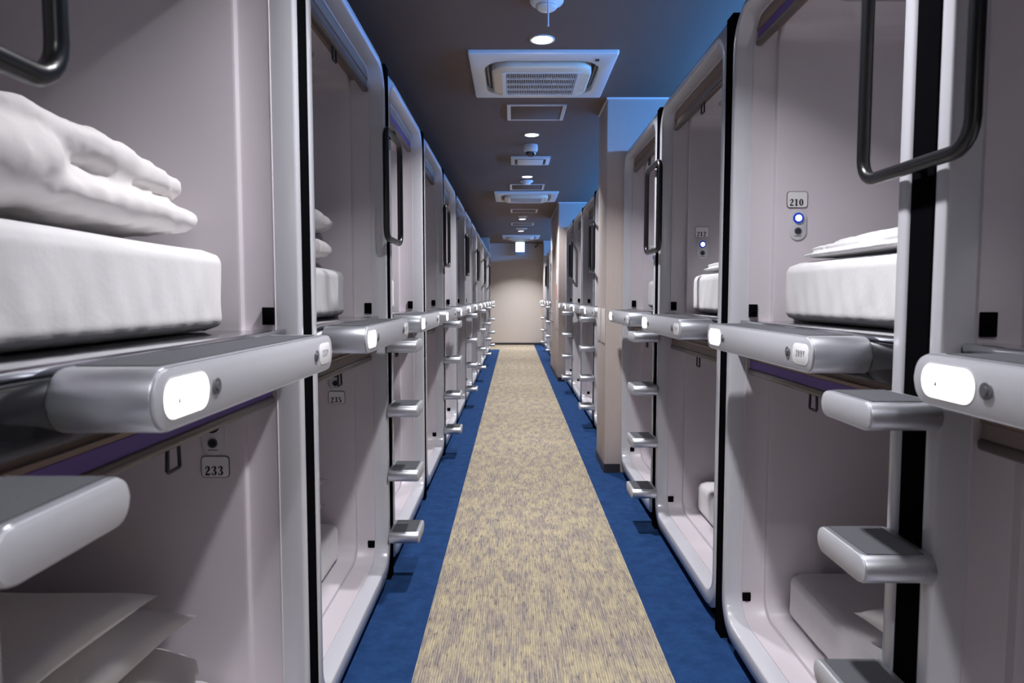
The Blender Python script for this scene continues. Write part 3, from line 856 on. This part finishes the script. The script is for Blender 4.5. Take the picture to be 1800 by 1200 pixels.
# smoke detectors
M['det_base'] = lathe('base', [(0.075, 0), (0.075, -0.006), (0.07, -0.014), (0.05, -0.022), (0.045, -0.034), (0.036, -0.041), (0.0001, -0.043)], 'white_plastic')
M['det_band'] = lathe('sensor_band', [(0.0475, -0.0245), (0.0475, -0.0295)], 'dark_slot')
for y, w in ((3.12, 'at the top of the picture'), (7.86, 'past the white air vent'), (11.25, 'before the fifth downlight')):
    t = tag(empty('smoke_detector', (CX-0.004, y, CEIL)), 'round white smoke detector ' + w, 'smoke detector', 'ceiling smoke detectors')
    obj('base', M['det_base'], t); obj('sensor_band', M['det_band'], t)
b = MB().cyl((0, 0, 0), (0, 0, -1), 0.018, 0.012, 16).cyl((0, 0, -0.010), (0, 0, -1), 0.0035, 0.205, 10).cyl((0, 0, -0.212), (0, 0, -1), 0.0042, 0.008, 10)
tag(obj('hanging_rod', b.mesh('hanging_rod', 'white_plastic'), None, (0.139, 2.84, CEIL)), 'thin white rod hanging from the ceiling before the smoke detector', 'rod')

# dome camera
t = tag(empty('dome_camera', (CX-0.002, 6.02, CEIL)), 'white ceiling security camera with dark glass dome', 'camera')
obj('housing', lathe('housing', [(0.060, 0), (0.062, -0.03), (0.060, -0.05), (0.052, -0.056), (0.044, -0.057)], 'white_plastic'), t)
obj('dome', lathe('dome', [(0.045, -0.055)] + [(0.045*math.cos(a), -0.06-0.042*math.sin(a)) for a in [PI/2*k/8 for k in range(8)]] + [(0.0001, -0.102)], 'glass_dark'), t)
obj('dome_ring', lathe('dome_ring', [(0.045, -0.0562), (0.051, -0.0568), (0.051, -0.060), (0.046, -0.062)], 'white_plastic'), t)

# white air vent
t = tag(empty('air_vent', (CX+0.008, 6.64, CEIL)), 'small white rectangular ceiling air vent behind the dome camera', 'vent')
b = MB(); b.box(-0.185, 0.185, -0.17, 0.17, -0.022, 0, bev=0.005)
obj('vent_panel', b.mesh('vent_panel', 'white_plastic'), t)
for s in (-1, 1):
    obj('vent_slot', MB().box(s*0.135-0.012, s*0.135+0.012, -0.11, 0.13, -0.0228, -0.021).mesh('vent_slot', 'dark_slot'), t)
obj('front_slot', MB().box(-0.12, 0.12, -0.135, -0.12, -0.0228, -0.021).mesh('front_slot', 'dark_slot'), t)
obj('vent_cover', MB().box(-0.115, 0.115, -0.115, 0.14, -0.030, -0.021, bev=0.004).mesh('vent_cover', 'white_plastic'), t)

# small fittings far down the ceiling
t = tag(obj('ceiling_speaker', MB().box(-0.11, 0.11, -0.09, 0.09, -0.012, 0, bev=0.004).mesh('ceiling_speaker', 'alu_trim'), None, (CX, 13.25, CEIL)), 'small flat silver ceiling plate before the sixth downlight', 'ceiling plate')
t = tag(empty('exit_sign', (CX+0.004, 16.55, CEIL)), 'glowing white exit sign hanging before the end wall', 'sign')
obj('housing', MB().box(-0.118, 0.118, 0.0, 0.05, -0.305, 0.0, bev=0.006).mesh('housing', 'blue_grey'), t)
obj('lit_panel', MB().box(-0.102, 0.102, -0.004, 0.002, -0.235, -0.012).mesh('lit_panel', 'exit_glow'), t)
t = tag(empty('bullet_camera', (0.585, Y_END-0.001, 2.455)), 'small white security camera high on the end wall', 'camera')
obj('mount', MB().box(-0.03, 0.03, -0.02, 0.0, -0.03, 0.03, bev=0.004).mesh('mount', 'white_plastic'), t)
obj('body', MB().cyl((0.0, -0.02, -0.01), (-0.35, -1, -0.25), 0.035, 0.13, 20).mesh('body', 'white_plastic'), t)
obj('lens', MB().cyl((-0.043, -0.143, -0.041), (-0.35, -1, -0.25), 0.026, 0.012, 20).mesh('lens', 'ink'), t)

# blue light strips lying on top of the right row
for y0, y1, w in ((RIGHT_A[0]-1.0, RIGHT_A[-1]-0.05, 'before the first pillar'), (RIGHT_B[0]+0.05, RIGHT_B[-1]-0.05, 'between the pillars'), (RIGHT_C[0]+0.05, RIGHT_C[-1]-0.05, 'past the door pillar')):
    t = tag(empty('light_strip', (XR+0.9, (y0+y1)/2, ZT-0.004)), 'blue light strip on top of the right capsules ' + w, 'light strip', 'blue cove light strips')
    l2 = (y1-y0)/2
    obj('light_tube', MB().box(0.0, 0.012, -l2, l2, 0.045, 0.095, bev=0.003).mesh('light_tube', 'led_blue'), t)
    obj('rail', MB().box(-0.004, 0.016, -l2, l2, 0.0, 0.0455).mesh('rail', 'alu_trim'), t)

# notices on the pillars
for q, (y, w) in enumerate(((4.64, 'nearer of the two'), (4.86, 'farther of the two'))):
    o = obj('notice_sheet', MB().box(0.6145, 0.6195, y, y+0.15, 0.885, 1.115, bev=0.001).mesh('notice_sheet', 'paper'))
    tag(o, 'plain pale notice plate on the first beige pillar, %s' % w, 'notice', 'notices on the first pillar')
t = tag(empty('notice_board', (PX-0.001, 9.95, 1.15)), 'white notice with red print on the pillar with the door', 'notice')
obj('sheet', MB().box(-0.006, 0, -0.12, 0.12, -0.42, 0.45, bev=0.001).mesh('sheet', 'plate_white'), t)
obj('red_print', MB().box(-0.0068, -0.0055, -0.06, 0.06, 0.0, 0.22).mesh('red_print', 'red_print'), t)
